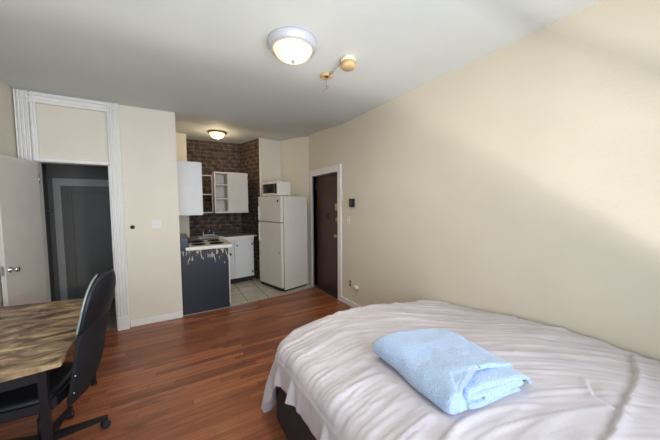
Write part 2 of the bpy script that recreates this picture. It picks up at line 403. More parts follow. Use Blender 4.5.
# hall door in the back of the hall
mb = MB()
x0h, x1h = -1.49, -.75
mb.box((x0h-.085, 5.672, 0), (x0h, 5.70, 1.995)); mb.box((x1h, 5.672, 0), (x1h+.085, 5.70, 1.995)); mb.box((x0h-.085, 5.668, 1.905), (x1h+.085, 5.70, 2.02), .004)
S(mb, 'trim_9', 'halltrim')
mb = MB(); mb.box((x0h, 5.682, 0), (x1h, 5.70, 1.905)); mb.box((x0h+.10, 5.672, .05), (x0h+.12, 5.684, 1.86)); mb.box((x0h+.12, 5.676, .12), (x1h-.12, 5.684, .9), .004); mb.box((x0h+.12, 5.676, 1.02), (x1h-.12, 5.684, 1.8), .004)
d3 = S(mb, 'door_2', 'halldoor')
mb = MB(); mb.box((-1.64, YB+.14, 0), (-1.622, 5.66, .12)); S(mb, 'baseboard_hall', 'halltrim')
# towel bar
t_ = thing('towel_bar', 'thin metal towel bar on the grey hall wall seen through the doorway', 'towel bar', (-1.64, 5.3, 1.52))
mb = MB(); mb.cyl((.055, 0, 0), (.055, .42, 0), .009, n=10); mb.build('bar', 'steel', t_)
for y in (.01, .41):
    mb = MB(); mb.cyl((0, y, 0), (.06, y, 0), .013, n=12); mb.cyl((0, y, 0), (.008, y, 0), .022, n=16); mb.build('bracket', 'steel', t_)

# entry door (right wall)
mb = MB()
mb.box((XR-.022, 3.60, 0), (XR, 3.70, 2.14), .004); mb.box((XR-.022, 4.61, 0), (XR, 4.715, 2.14), .004); mb.box((XR-.024, 3.60, 2.125), (XR, 4.715, 2.235), .004)
mb.box((XR-.02, 3.688, 0), (XR+.12, 3.70, 2.13)); mb.box((XR-.02, 4.61, 0), (XR+.12, 4.622, 2.13)); mb.box((XR-.02, 3.70, 2.125), (XR+.12, 4.61, 2.14))
S(mb, 'trim_10', 'trim')
mb = MB(); mb.box((XR+.04, 3.703, .02), (XR+.08, 4.605, 2.12), .003)
d1 = S(mb, 'door_3', 'brown', (.03, 0, 0))
def knobset(z, y, r, ln, m, name, par=d1, plate=None):
    mb = MB(); R_ = Matrix.Rotation(-pi/2, 4, 'Y')
    mb.lathe([(0,0),(r*1.15,0),(r*1.15,.006),(r*.45,.012),(r*.4,ln*.45),(r*.9,ln*.62),(r,ln*.8),(r*.8,ln*.95),(0,ln)], (XR+.04, y, z), 24, R_)
    return mb.build(name, m, par)
knobset(1.055, 3.80, .034, .09, 'brass', 'door_knob')
knobset(1.335, 3.79, .036, .06, 'brass', 'deadbolt')
mb = MB(); mb.box((XR+.0, 3.745, 1.49), (XR+.04, 3.81, 1.60), .006); mb.box((XR-.02, 3.70, 1.50), (XR+.0, 3.745, 1.585), .004); mb.cyl((XR-.01, 3.775, 1.545), (XR+.01, 3.775, 1.545), .02)
mb.build('rim_lock', 'brass', d1, (-.03, 0, 0))
mb = MB(); mb.cyl((XR+.025, 4.15, 1.42), (XR+.04, 4.15, 1.42), .018); mb.tube([(XR+.02, 4.15+.04*sin(a), 1.375+.05*cos(a)) for a in [k*2*pi/16 for k in range(16)]], .005, 6, True); mb.build('knocker', 'blackmetal', d1)
for z in (.28, 1.93):
    mb = MB(); mb.cyl((XR+.02, 4.60, z-.06), (XR+.02, 4.60, z+.06), .013, n=10); mb.box((XR+.005, 4.585, z-.055), (XR+.04, 4.606, z+.055)); mb.build('hinge', 'blackmetal', d1)
mb = MB(); mb.box((XR-.018, 3.70, 0), (XR+.12, 4.61, .018), .003); S(mb, 'trim_11', 'darkthresh')
mb = MB(); mb.box((XR+.121, 3.6, 0), (XR+.15, 4.7, 2.3)); S(mb, 'wall_landing', 'hall')

# window behind the camera
mb = MB()
for (a, b) in (((WX0, WZ0), (WX0+.06, WZ1)), ((WX1-.06, WZ0), (WX1, WZ1)), ((WX0, WZ0), (WX1, WZ0+.06)), ((WX0, WZ1-.06), (WX1, WZ1)), (((WX0+WX1)/2-.03, WZ0), ((WX0+WX1)/2+.03, WZ1)), ((WX0, 1.40), (WX1, 1.45))):
    mb.box((a[0], YF-.09, a[1]), (b[0], YF-.04, b[1]))
S(mb, 'window_1', 'trim')
mb = MB(); mb.box((WX0-.06, YF-.03, WZ0-.035), (WX1+.06, YF+.04, WZ0), .004); mb.build('window_sill', 'trim', bpy.data.objects['window_1'])

# ------------------------------------------------------------------ wall fittings
t_ = thing('light_switch', 'two-toggle light switch plate on the cream wall right of the doorway', 'switch', (-.205, YB, 1.337))
mb = MB(); mb.box((-.056, -.007, -.056), (.056, 0, .056), .003); mb.build('wall_plate', 'plate', t_)
for x in (-.022, .022):
    mb = MB(); mb.box((x-.006, -.02, -.004), (x+.006, -.006, .016), .002); mb.build('toggle', 'steel', t_)
t_ = thing('switch_knob', 'small dark round knob on the cream wall beside the door casing', 'knob', (-.464, YB, 1.313))
mb = MB(); mb.lathe([(0,0),(.019,0),(.019,.012),(.014,.022),(0,.024)], (0,0,0), 20, Matrix.Rotation(pi/2, 4, 'X')); mb.build('dial', 'blackmetal', t_)
mb = MB(); mb.lathe([(0,0),(.026,0),(.026,.004),(0,.004)], (0,0,0), 20, Matrix.Rotation(pi/2, 4, 'X')); mb.build('rosette', 'bronze', t_)
t_ = thing('intercom', 'small dark thermostat box on the right wall beside the brown door', 'thermostat', (XR, 3.30, 1.612))
mb = MB(); mb.prism([(0, -.062), (-.045, -.062), (-.045, .03), (-.022, .062), (0, .062)], -.062, .062, .004); mb.build('case', 'black', t_)
mb = MB(); mb.box((-.048, -.045, -.045), (-.044, .02, .045), .002); mb.build('cover', 'thermo', t_)
t_['category'] = 'thermostat'; t_.name = 'thermostat'
t_ = thing('conduit', 'thin cream wire channel running from the door casing to the dark thermostat', 'cable', (XR, 3.362, 1.59))
mb = MB(); mb.box((-.012, 0, -.007), (0, .215, .007), .002); mb.box((-.012, .205, 0), (0, .219, .22), .002); mb.build('channel', 'wall', t_)
t_ = thing('light_switch', 'small white single light switch below the thermostat by the brown door', 'switch', (XR, 3.41, 1.345))
mb = MB(); mb.box((-.006, -.036, -.06), (0, .036, .06), .003); mb.build('wall_plate', 'plate', t_)
mb = MB(); mb.box((-.018, -.005, -.004), (-.005, .005, .016), .002); mb.build('toggle', 'cream', t_)
t_ = thing('power_outlet', 'wall outlet with two dark sockets low on the wall near the baseboard', 'outlet', (XR, 3.355, .366))
mb = MB(); mb.box((-.006, -.036, -.062), (0, .036, .062), .003); mb.build('wall_plate', 'wall', t_)
for z in (-.026, .026):
    mb = MB(); mb.lathe([(0,0),(.02,0),(.02,.010),(.016,.013),(0,.013)], (0,0,z), 16, Matrix.Rotation(-pi/2, 4, 'Y')); mb.build('socket', 'black', t_)
t_ = thing('plug_in_freshener', 'lumpy beige plug-in on the wall just right of the outlet', 'air freshener', (XR, 3.19, .355))
mb = MB(); mb.box((-.006, -.05, -.055), (0, .05, .06), .004)
mb.build('wall_plate', 'wall', t_)
mb = MB(); mb.lathe([(0,0),(.036,.0),(.040,.018),(.034,.04),(.018,.05),(0,.052)], (-.004,-.012,-.01), 24, Matrix.Rotation(-pi/2, 4, 'Y')); mb.build('body', 'cream', t_)

# ------------------------------------------------------------------ lamps
cz = ceil_z(.848, 1.985)
def flush_lamp(name, label, loc, R, rimmat, glow, depth, rimh):
    t_ = thing(name, label, 'ceiling light', loc)
    mb = MB(); mb.lathe([(0, 0), (R, 0), (R*1.0, -.012), (R*.985, -rimh*.55), (R*.93, -rimh*.8), (R*.90, -rimh), (R*.80, -rimh), (R*.78, -rimh*.5), (0, -rimh*.4)], n=64); mb.build('rim', rimmat, t_)
    Rd = R*.79
    prof = [(Rd*cos(a), -rimh*.8 - depth*sin(a)) for a in [k*pi/2/14 for k in range(15)]]; prof[-1] = (0, prof[-1][1])
    mb = MB(); mb.lathe(prof, n=64); mb.build('glass_dome', glow, t_)
    zb = -rimh*.8-depth
    mb = MB(); mb.lathe([(0, zb+.004), (.014, zb+.002), (.014, zb-.004), (.006, zb-.008), (.008, zb-.016), (.004, zb-.024), (0, zb-.026)], n=20); mb.build('finial', 'bronze', t_)
    return t_
g1 = glow_mat('lamp_glass_warm', (1.0, .95, .78), (.80, .58, .32), .8, .15)
g2 = glow_mat('lamp_glass_kitchen', (1.0, .87, .54), (1.0, .66, .28), 1.9, .13)
flush_lamp('ceiling_lamp', 'large round flush ceiling lamp with pale metal rim nearest the tan ceiling fitting', (.848, 1.995, cz), .190, 'enamelrim', g1, .090, .060)
flush_lamp('ceiling_lamp', 'small round glowing ceiling lamp in the kitchen alcove before the brick wall', (.76, 5.44, ceil_z(.76, 5.44)), .17, 'bronze', g2, .10, .03)

# tan ceiling box + ring joined by a tube
A = Vector((1.352, 1.965, ceil_z(1.352, 1.965))); B = Vector((1.335, 2.32, ceil_z(1.335, 2.32)))
t_ = thing('smoke_alarm', 'tan round ceiling fitting joined by a short tube to a ring with loose wires', 'ceiling fitting', A)
mb = MB(); mb.lathe([(0,0),(.066,0),(.066,-.030),(.060,-.036),(0,-.036)]); mb.build('base', 'cream', t_)
mb = MB(); mb.lathe([(0,-.034),(.061,-.034),(.062,-.076),(.055,-.084),(0,-.084)]); mb.build('cover', 'tan', t_)
d = B-A
mb = MB(); mb.cyl((d.x*.15, d.y*.15, -.022), (d.x*.86, d.y*.86, -.016), .0085, n=12); mb.build('tube', 'cream', t_)
rg = MB(); rg.lathe([(0,0),(.060,0),(.062,-.012),(.054,-.02),(.028,-.022),(.024,-.012),(0,-.012)], d); rg = rg.build('ring', 'tan', t_)
mb = MB(); mb.lathe([(0,-.011),(.023,-.011),(.02,-.018),(0,-.018)], d); mb.build('socket', 'blackmetal', rg)
mb = MB(); mb.tube([d+Vector(p) for p in ((0,0,-.015),(.002,.003,-.05),(-.003,.004,-.09),(.004,0,-.115))], .003, 6)
mb.tube([d+Vector(p) for p in ((.0,0,-.11),(.012,-.01,-.108),(.018,-.004,-.12),(.0,.006,-.125),(-.015,.008,-.135),(-.03,.012,-.155),(-.034,.014,-.165))], .003, 6)
mb.build('loose_wire', 'wire', rg)

# ------------------------------------------------------------------ kitchen
# stove: back to the left wall, its scraped dark side towards the room
st = thing('stove', 'white electric range whose scraped dark blue side panel faces the wooden floor', 'stove', (.072, 4.315, 0))
W, D, H = .662, .75, .955
mb = MB(); mb.box((.0, .012, .03), (W-.03, D, .93), .004); mb.build('body', 'stovewhite', st)
mb = MB(); mb.box((.0, 0, .0), (W-.022, .012, .93), .002); mb.build('side_panel', 'scraped', st)
mb = MB(); mb.box((.06, -.006, .935), (W+.035, D, .985), .008); mb.build('cooktop', 'stovewhite', st)
mb = MB(); mb.box((.0, -.004, .93), (.10, D, 1.125), .008); mb.build('backguard', mat('backguard_enamel', (50, 58, 76), .2, var=.2), st)
for (bx, by, r) in ((.245, .22, .085), (.50, .22, .098), (.245, .56, .098), (.50, .56, .085)):
    mb = MB(); mb.lathe([(0,.9855),(r+.012,.9855),(r+.014,.991),(r+.004,.993),(r-.004,.9875),(0,.9865)], (bx, by, 0), 32); pan = mb.build('drip_pan', 'burner', st)
    mb = MB(); pts = []
    for k in range(80):
        a = k*.36; rr = .018 + (r-.02)*k/79; pts.append((bx+rr*cos(a), by+rr*sin(a), .995))
    mb.tube(pts, .0055, 6); mb.build('coil', 'burner', pan)
mb = MB(); mb.box((W-.03, .03, .24), (W, D-.03, .86), .006); dr = mb.build('oven_door', 'stovewhite', st)
mb = MB(); mb.box((W-.001, .18, .42), (W+.003, D-.18, .68), .002); mb.build('oven_window', 'glassblack', dr)
mb = MB(); mb.tube([(W-.005, .08, .80), (W+.035, .09, .80), (W+.035, D-.09, .80), (W-.005, D-.08, .80)], .010, 8); mb.build('handle', 'black', dr)
mb = MB(); mb.box((W-.03, .03, .04), (W-.003, D-.03, .225), .006); mb.build('drawer', 'stovewhite', st)
for k in range(5):
    mb = MB(); mb.cyl((.10, .12+.12*k, 1.05), (.122, .12+.12*k, 1.05), .018, n=16); mb.build('knob', 'black', st)

# base cabinet with door, filler; counter; sink
ca = rad(8.4)
def fr(x): return 5.36 + (x-.085)*math.tan(ca)
bc = thing('base_cabinet', 'white kitchen base cabinet with one door between stove and refrigerator', 'cabinet', (.70, fr(.70)+.02, 0), ca)
CW = .74
mb = MB(); mb.box((0, .03, .10), (CW, .40, .925)); mb.build('body', 'lacquer', bc)
mb = MB(); mb.box((0, .06, 0), (CW-.02, .38, .10)); mb.build('toe_kick', 'kick', bc)
mb = MB(); mb.box((0.0, .012, .835), (CW, .03, .925), .003); mb.build('top_rail', 'lacquer', bc)
mb = MB(); mb.box((.335, .004, .105), (.69, .028, .835), .004); dd = mb.build('door', 'lacquer', bc)
mb = MB(); mb.cyl((.385, -.016, .775), (.385, .006, .775), .013, n=14); mb.build('knob', 'blackmetal', dd)
for z in (.20, .78):
    mb = MB(); mb.box((.688, -.004, z-.025), (.712, .012, z+.025), .002); mb.build('hinge', 'blackmetal', dd)
mb = MB(); mb.box((.0, .010, .105), (.325, .029, .835), .004); mb.build('door', 'lacquer', bc)
ct = thing('countertop', 'worn brown countertop with white front edge along the brick wall', 'countertop', (0, 0, .928))
poly = [(.085, 5.085), (.725, 5.085), (.725, fr(.725)-.01), (1.49, fr(1.49)-.01), (1.385, 6.03), (.285, 6.12), (.285, 5.86), (.085, 5.86)]
mb = MB(); mb.prism(poly, 0, .036, .004); mb.build('worktop', 'counter', ct)
mb = MB(); mb.box((0, -.012, -.045), (CW-.01, .004, .034), .003); e_ = mb.build('edge_strip', 'stovewhite', ct, (.70, fr(.70)-.006, 0), ca)
e_['label'] = 'white front edge'
f_ = thing('base_cabinet', 'plain narrow white cabinet tucked right behind the stove', 'cabinet', (.09, 5.09, 0))
mb = MB(); mb.box((0, 0, .08), (.58, .26, .925)); mb.build('body', 'lacquer', f_)
mb = MB(); mb.box((0.02, .02, 0), (.54, .24, .08)); mb.build('toe_kick', 'kick', f_)
sk = thing('kitchen_sink', 'steel sink set into the counter beneath the open shelves', 'sink', (.60, 5.70, .964), rad(3))
mb = MB()
for a, b in (((-.24,-.17),(.24,-.14)), ((-.24,.12),(.24,.17)), ((-.24,-.14),(-.20,.12)), ((.20,-.14),(.24,.12))): mb.box((a[0],a[1],0),(b[0],b[1],.014),.004)
mb.build('rim', 'sink', sk)
mb = MB(); mb.box((-.20,-.14,0),(.20,.12,.004)); mb.build('basin', 'burner', sk)
fa = thing('faucet', 'chrome two-handle kitchen faucet standing behind the sink', 'faucet', (.60, 5.885, .978), rad(3))
mb = MB(); mb.box((-.12,-.025,0),(.12,.025,.022),.008); mb.build('deck_plate', 'chrome', fa)
mb = MB(); mb.tube([(0,0,.015),(0,0,.09),(0,-.02,.12),(0,-.08,.13),(0,-.15,.115),(0,-.165,.09)],.011,10); mb.build('spout', 'chrome', fa)
for s_ in (-1,1):
    mb = MB(); mb.cyl((s_*.095,0,.015),(s_*.095,0,.07),.014,.011,12); mb.box((s_*.095-.008,-.045,.066),(s_*.095+.008,.012,.082),.004); mb.build('handle', 'chrome', fa)

# upper cabinets
uc = thing('wall_cabinet', 'tall white wall cabinet on the left kitchen wall above the stove', 'cabinet', (.068, 4.92, 1.425))
mb = MB(); mb.box((0,0,0),(.345,.66,.875),.003); mb.build('body', 'lacquer', uc)
for k in range(2):
    mb = MB(); mb.box((.346,.005+.33*k,.005),(.364,.325+.33*k,.87),.003); dk = mb.build('door', 'lacquer', uc)
    mb = MB(); mb.cyl((.364,.28+.1*k,.08),(.385,.28+.1*k,.08),.012,n=12); mb.build('knob', 'steel', dk)
mb = MB(); mb.cyl((.15,-.003,.845),(.15,.002,.845),.006,n=10); mb.build('screw', 'burner', uc)
os_ = thing('wall_shelf', 'three open white shelves bridging the two wall cabinets before the bricks', 'shelf', (.44, 5.76, 1.43))
for z in (0, .36, .73):
    mb = MB(); mb.box((0,0,z),(.255,.28,z+.022),.002); mb.build('shelf_board', 'cabcream', os_)
mb = MB(); mb.box((.232,.0,0),(.25,.03,.75),.002); mb.build('post', 'cabcream', os_)
wc = thing('wall_cabinet', 'cream wall cabinet with three open cubbies and a grooved door on the bricks', 'cabinet', (.70, 5.56, 1.432), rad(2))
w, h, dp = .635, .80, .33
mb = MB()
mb.box((0,0,0),(.022,dp,h)); mb.box((w-.018,0,0),(w,dp,h)); mb.box((0,0,0),(w,dp,.02)); mb.box((0,0,h-.02),(w,dp,h)); mb.box((.02,dp-.012,.02),(w,dp,h)); mb.box((.235,.005,.02),(.25,dp-.01,h-.02))
mb.build('body', 'cabcream', wc)
mb = MB(); mb.box((-.004,-.006,0),(.022,.012,h)); mb.box((.02,-.006,h-.032),(w,.012,h)); mb.box((.03,-.006,0),(w,.012,.032)); mb.build('face_frame', 'cabcream', wc)
for z in (.27, .54):
    mb = MB(); mb.box((.022,.004,z),(.236,dp-.014,z+.02)); mb.build('shelf_board', 'cabcream', wc)
mb = MB(); mb.box((.24,-.014,.028),(w-.005,.002,h-.028))
n_ = 9
for k in range(n_):
    a = .242+(w-.25)*k/n_; b = .242+(w-.25)*(k+1)/n_; mb.box((a+.0025,-.022,.03),(b-.0025,-.010,h-.03),.003)
dk = mb.build('door', 'cabcream', wc)
for z in (.12,.66):
    mb = MB(); mb.box((w-.008,-.022,z),(w+.006,.004,z+.05)); mb.build('hinge', 'burner', dk)

# refrigerator
fa_ = rad(15.8)
fg = thing('refrigerator', 'white two-door refrigerator standing askew beside the brown entry door', 'refrigerator', (1.643, 4.505, 0), fa_)
FW, FD, FH = .745, .615, 1.745
mb = MB(); mb.box((.065,.0,.03),(FD,FW,FH-.003),.008); mb.build('body', 'fridge', fg)
mb = MB(); mb.box((.052,.012,.06),(.066,FW-.012,FH-.02)); mb.build('gasket', 'fridgegap', fg)
mb = MB(); mb.box((0,.0,1.272),(.054,FW,FH),.010); dq = mb.build('freezer_door', 'fridge', fg)
mb = MB(); mb.box((-.004,.075,1.635),(.001,.115,1.68),.001); mb.build('badge', 'black', dq)
mb = MB(); mb.box((-.03,FW-.06,1.29),(-.004,FW-.035,1.55),.008); mb.box((-.02,FW-.06,1.29),(.004,FW-.035,1.32)); mb.box((-.02,FW-.06,1.52),(.004,FW-.035,1.55)); mb.build('handle', 'fridge', dq)
mb = MB(); mb.box((0,.0,.075),(.054,FW,1.260),.010); dq = mb.build('refrigerator_door', 'fridge', fg)
mb = MB(); mb.box((-.03,FW-.06,.90),(-.004,FW-.035,1.24),.008); mb.box((-.02,FW-.06,.90),(.004,FW-.035,.93)); mb.box((-.02,FW-.06,1.21),(.004,FW-.035,1.24)); mb.build('handle', 'fridge', dq)
mb = MB(); mb.cyl((-.006,.06,.72),(.002,.06,.72),.009,n=12); mb.build('cap', 'black', dq)
mb = MB(); mb.box((.07,.02,0),(FD-.02,FW-.02,.032)); mb.box((.02,.03,.02),(.07,FW-.03,.07)); mb.build('kick_grille', 'kick', fg)
mb = MB()
for k in range(24): mb.box((FD+.004,.03,.25+.058*k),(FD+.010,FW-.03,.256+.058*k))
for y in (.03,.2,.4,FW-.05): mb.box((FD,y,.2),(FD+.014,y+.02,1.62))
mb.build('condenser_coil', 'blackmetal', fg)
# microwave on top
mw = thing('microwave', 'white microwave oven with dark window on top of the refrigerator', 'microwave', (1.643+.02, 4.505+.02, FH), fa_)
ox, oy = .025, .15
MWD, MWW, MWH = .30, .50, .275
mb = MB(); mb.box((ox+.02,oy,.012),(ox+MWD,oy+MWW,MWH),.006); mb.build('body', 'micro', mw)
mb = MB(); mb.box((ox,oy,.012),(ox+.022,oy+MWW,MWH),.005); dq = mb.build('front', 'micro', mw)
mb = MB(); mb.box((ox-.003,oy+.10,.06),(ox+.001,oy+MWW-.03,MWH-.04),.001); mb.build('window', 'glassblack', dq)
mb = MB(); mb.box((ox-.003,oy+.02,.05),(ox+.001,oy+.092,MWH-.04),.001); cp = mb.build('control_panel', 'glassblack', dq)
mb = MB()
for i in range(3):
    for j in range(4): mb.box((ox-.005,oy+.028+.02*i,.06+.024*j),(ox-.0025,oy+.042+.02*i,.075+.024*j))
mb.build('keypad', 'fridgegap', cp)
for (a,b) in ((.05,.04),(.26,.04),(.05,.43),(.26,.43)):
    mb = MB(); mb.cyl((ox+a,oy+b,0),(ox+a,oy+b,.013),.012,n=12); mb.build('foot', 'black', mw)

# ------------------------------------------------------------------ desk
dk = thing('desk', 'table with blotchy brown rustic top against the left wall', 'desk', (0,0,0))
top = [(-.560,1.962), (-.635,3.23), (-1.40,3.36), (-1.40,1.86)]
mb = MB(); mb.prism(top, .718, .74, .003); mb.build('table_top', 'desk', dk)
def inset(k): 
    c = Vector((sum(p[0] for p in top)/4, sum(p[1] for p in top)/4)); out = []
    for p in top:
        v = Vector(p); out.append(v + Vector((k if v.x < c.x else -k, k if v.y < c.y else -k)))
    return out
ip = inset(.045); ip[0] = Vector((-.642, 1.992)); ip[1] = Vector((-.668, 3.05)); ip[2].y = 3.12
for p in ip:
    mb = MB(); mb.box((p.x-.018,p.y-.018,.012),(p.x+.018,p.y+.018,.717),.003); lg = mb.build('leg', 'blackmetal', dk)
    mb = MB(); mb.cyl((p.x,p.y,0),(p.x,p.y,.014),.022,n=14); mb.build('foot', 'black', lg)
mb = MB()
for a, b in zip(ip, ip[1:]+ip[:1]):
    d = (b-a).normalized(); nrm = Vector((-d.y, d.x))*.012
    mb.prism([a+nrm, b+nrm, b-nrm, a-nrm], .655, .717)
mb.build('apron', 'blackmetal', dk)
a, b = ip[1], ip[2]; d = (b-a).normalized(); nrm = Vector((-d.y, d.x))*.012
mb = MB(); mb.prism([a+nrm, b+nrm, b-nrm, a-nrm], .05, .08); mb.build('stretcher', 'blackmetal', dk)

# ------------------------------------------------------------------ office chair (front = local -x)
ch = thing('office_chair', 'black high-backed office chair on casters pulled up to the rustic table', 'chair', (-.772, 2.35, 0), rad(-7))
prof = [(.235,.38),(.262,.47),(.280,.55),(.292,.63),(.302,.71),(.315,.79),(.332,.87),(.350,.95),(.364,1.02),(.374,1.08),(.381,1.125),(.386,1.15)]
def back_x(z):
    for (xa,za),(xb,zb) in zip(prof, prof[1:]):
        if z <= zb: return xa+(xb-xa)*(z-za)/(zb-za)
    return prof[-1][0]
def half_w(z):
    if z > .98: return .245*sqrt(max(0, 1-((z-.98)/.185)**2))**.9*.97+.003
    if z < .47: return .245*(.72+.28*ss((z-.35)/.12))
    return .245
def back_surface(off, z0, z1, scale, wrap, n=28, m=20):
    """closed padded sheet following the back profile"""
    t = bmesh.new(); rows = []
    for i in range(n+1):
        z = z0+(z1-z0)*i/n; hw = half_w(z)*scale; row = []
        for j in range(m+1):
            s_ = -1+2*j/m; row.append((z, hw*s_, s_))
        rows.append(row)
    def side(sgn, th):
        out = []
        for i, row in enumerate(rows):
            e = sin(pi*min(1,max(0,i/n)))**.35 if 0 < i < n else 0
            out.append([t.verts.new((back_x(z)+off - wrap*s_*s_ + sgn*th*e*(1-abs(s_)**6), y, z)) for (z,y,s_) in row])
        return out
    F = side(-1, .022); B_ = side(1, .018)
    for G, fl in ((F,False),(B_,True)):
        for i in range(n):
            for j in range(m):
                q = (G[i][j],G[i][j+1],G[i+1][j+1],G[i+1][j]); t.faces.new(q if not fl else q[::-1]).smooth = True
    bmesh.ops.remove_doubles(t, verts=t.verts[:], dist=.0012)
    bmesh.ops.recalc_face_normals(t, faces=t.faces[:])
    return t
mb = MB(); mb._add(back_surface(0, .37, 1.155, 1, .035)); bk = mb.build('backrest', 'shell', ch)
mb = MB(); mb._add(back_surface(.006, .83, 1.157, 1.015, .035)); mb.build('headrest_pad', 'leather', bk)
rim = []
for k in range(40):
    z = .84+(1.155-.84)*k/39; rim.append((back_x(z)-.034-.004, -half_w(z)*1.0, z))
mb = MB(); mb.tube(rim, .006, 8); mb.build('highlight_piping', 'edge_highlight', bk)  # pale tube carries the painted highlight along the near edge
# seat
t = bmesh.new(); bmesh.ops.create_cube(t, size=1)
bmesh.ops.subdivide_edges(t, edges=t.edges[:], cuts=7, use_grid_fill=True)
for v in t.verts:
    x, y, z = v.co*2; r_ = max(abs(x),abs(y))
    k = (1 - .10*(abs(x)*abs(y))**2)
    X_ = x*.25*k; Y_ = y*.255*k; Z_ = .435+z*.042
    if z > 0: Z_ += .012*(1-r_**4) - .015*(x < -.7)*(abs(x)-.7)*3
    else: Z_ -= .035*(1-r_**2)
    v.co = (X_*.94-.06, Y_*.94, Z_)
bmesh.ops.bevel(t, geom=[e for e in t.edges if len(e.link_faces) == 2 and e.calc_face_angle(0) > 1], offset=.018, segments=3, affect='EDGES')
mb = MB(); mb._add(t, smooth=True); mb.build('seat', 'leather', ch)
# bracket from seat to back, armrests
mb = MB(); mb.tube([(-.05,0,.37),(.14,0,.36),(.21,0,.37),(.245,0,.43),(.262,0,.50)], .024, 10); mb.build('back_bracket', 'black', ch)
for s_ in (-1,1):
    mb = MB(); mb.tube([(-.10,s_*.24,.385),(-.10,s_*.243,.40),(-.10,s_*.248,.46),(-.09,s_*.248,.58),(-.08,s_*.248,.62)], .014, 10)
    ar = mb.build('armrest', 'black', ch)
    mb = MB(); mb.box((-.20,s_*.248-.03,.615),(.08,s_*.248+.03,.642),.010); mb.build('arm_pad', 'leather', ar)
mb = MB()
for (x,z) in ((.275,.60),(.265,.50)): mb = MB(); mb.lathe([(0,0),(.005,0),(.004,.003),(0,.004)], (x,-.262,z), 12, Matrix.Rotation(pi/2,4,'X')); mb.build('bolt', 'chrome', bk)
mb = MB(); mb.box((-.14,-.09,.345),(.06,.09,.385),.008); mb.cyl((0,.0,.20),(0,0,.35),.017); mb.cyl((0,0,.09),(0,0,.24),.028); mb.build('gas_lift', 'black', ch)
mb = MB(); mb.cyl((0,0,.06),(0,0,.115),.045,.036,n=24)
cast = []
for k in range(5):
    a = rad(16+72*k); d = Vector((cos(a),sin(a),0)); p = Vector((-d.y,d.x,0))
    t = bmesh.new(); A_ = []; 
    for (r_, wd, zl, zh) in ((.02,.026,.066,.108),(.315,.015,.062,.085)):
        A_.append([t.verts.new(d*r_+p*wd+Vector((0,0,zl))),t.verts.new(d*r_-p*wd+Vector((0,0,zl))),t.verts.new(d*r_-p*wd+Vector((0,0,zh))),t.verts.new(d*r_+p*wd+Vector((0,0,zh)))])
    for i in range(4): t.faces.new((A_[0][i],A_[0][(i+1)%4],A_[1][(i+1)%4],A_[1][i]))
    t.faces.new(A_[0][::-1]); t.faces.new(A_[1]); bmesh.ops.recalc_face_normals(t, faces=t.faces[:])
    bmesh.ops.bevel(t, geom=t.edges[:], offset=.004, segments=2, affect='EDGES')
    mb._add(t); cast.append((d*.30, p, a))
bs = mb.build('star_base', 'blackmetal', ch)
for c, p, a in cast:
    mb = MB(); q = Vector((cos(a+1.9),sin(a+1.9),0)); o_ = c
    for s_ in (-1,1): mb.cyl(o_+q*(.005*s_)+Vector((0,0,.0275)), o_+q*(.022*s_)+Vector((0,0,.0275)), .0275, .025, n=24)
    mb.box(o_+Vector((-.012,-.012,.035)), o_+Vector((.012,.012,.07)), .004)
    mb.build('caster', 'rubber', bs)

# ------------------------------------------------------------------ bed
bd = thing('bed', 'queen bed with dark box base pushed against the right wall', 'bed', (1.45, .80, 0))
def rrect(x0, y0, x1, y1, r_, n=6):
    out = []
    for cx, cy, a0 in ((x1-r_, y0+r_, -90), (x1-r_, y1-r_, 0), (x0+r_, y1-r_, 90), (x0+r_, y0+r_, 180)):
        out += [(cx+r_*cos(rad(a0+90*k/n)), cy+r_*sin(rad(a0+90*k/n))) for k in range(n+1)]
    return out
mb = MB(); mb.prism(rrect(.606-1.45,-.27-.80,2.31-1.45,1.893-.80,.075), .012, .392, .008); mb.build('base', 'base', bd)
mb = MB()
for z0_, z1_, k_ in ((.372,.43,0),(.43,.445,.02),(.445,.455,.05),(.455,.462,.09)): mb.prism(rrect(.63-1.45+k_,-.30-.80+k_,2.28-1.45-k_,1.86-.80-k_,.22), z0_, z1_)
mb.build('mattress', 'mattress', bd)
for x in (-.78,.78):
    for y in (-1.05,1.03):
        mb = MB(); mb.cyl((x,y,0),(x,y,.014),.03,n=14); mb.build('foot', 'black', bd)

def top_z(x, y):
    a = .668 + .034*ss((1.35-y)/.7)
    ws = [(-1,.70),(.3,.701),(.76,.715),(1.01,.686),(1.33,.638),(1.8,.58),(2.2,.50)]
    for (ya,za),(yb,zb_) in zip(ws, ws[1:]):
        if y <= yb: b = za+(zb_-za)*(y-ya)/(yb-ya); break
    else: b = .5
    w_ = ss((x-1.35)/.95)
    c_ = Vector((x-.60, y-1.92)).length
    return a*(1-w_)+b*w_ - .085*math.exp(-(c_/.30)**2)
def wrink(x, y):
    u = x-.6
    phi = y - (.30*u - .46*u*u) + .05*noise.noise(Vector((x*2, y*2, 3)))
    def ridge(f, fx, seed):
        n_ = noise.noise(Vector((u*fx, phi*f, seed))); return 1.35*(max(0, 1-abs(n_)*5.2))**1.3-.12
    h = 0
    h += .012*max(-.3, ridge(6.5, .9, 1.7))*(.6+.6*noise.noise(Vector((x*1.4,y*1.4,9))))
    h += .008*max(-.4, ridge(13, 1.3, 5.1))*(.7+.8*noise.noise(Vector((x*2.1,y*2.1,21))))
    h += .005*max(-.5, ridge(26, 1.8, 8.3))
    h *= .4+.6*ss((y-.15)/.7)
    h += .006*noise.noise(Vector((x*5, y*5, 2)))
    # lies flat beneath the blanket
    bx, by = x-.08*(y-1.2), y+.20*(x-1.03)
    m_ = min(ss((bx-.93)/.05), ss((1.60-bx)/.05), ss((by-.60)/.05), ss((1.25-by)/.05))
    return h*(1-m_)
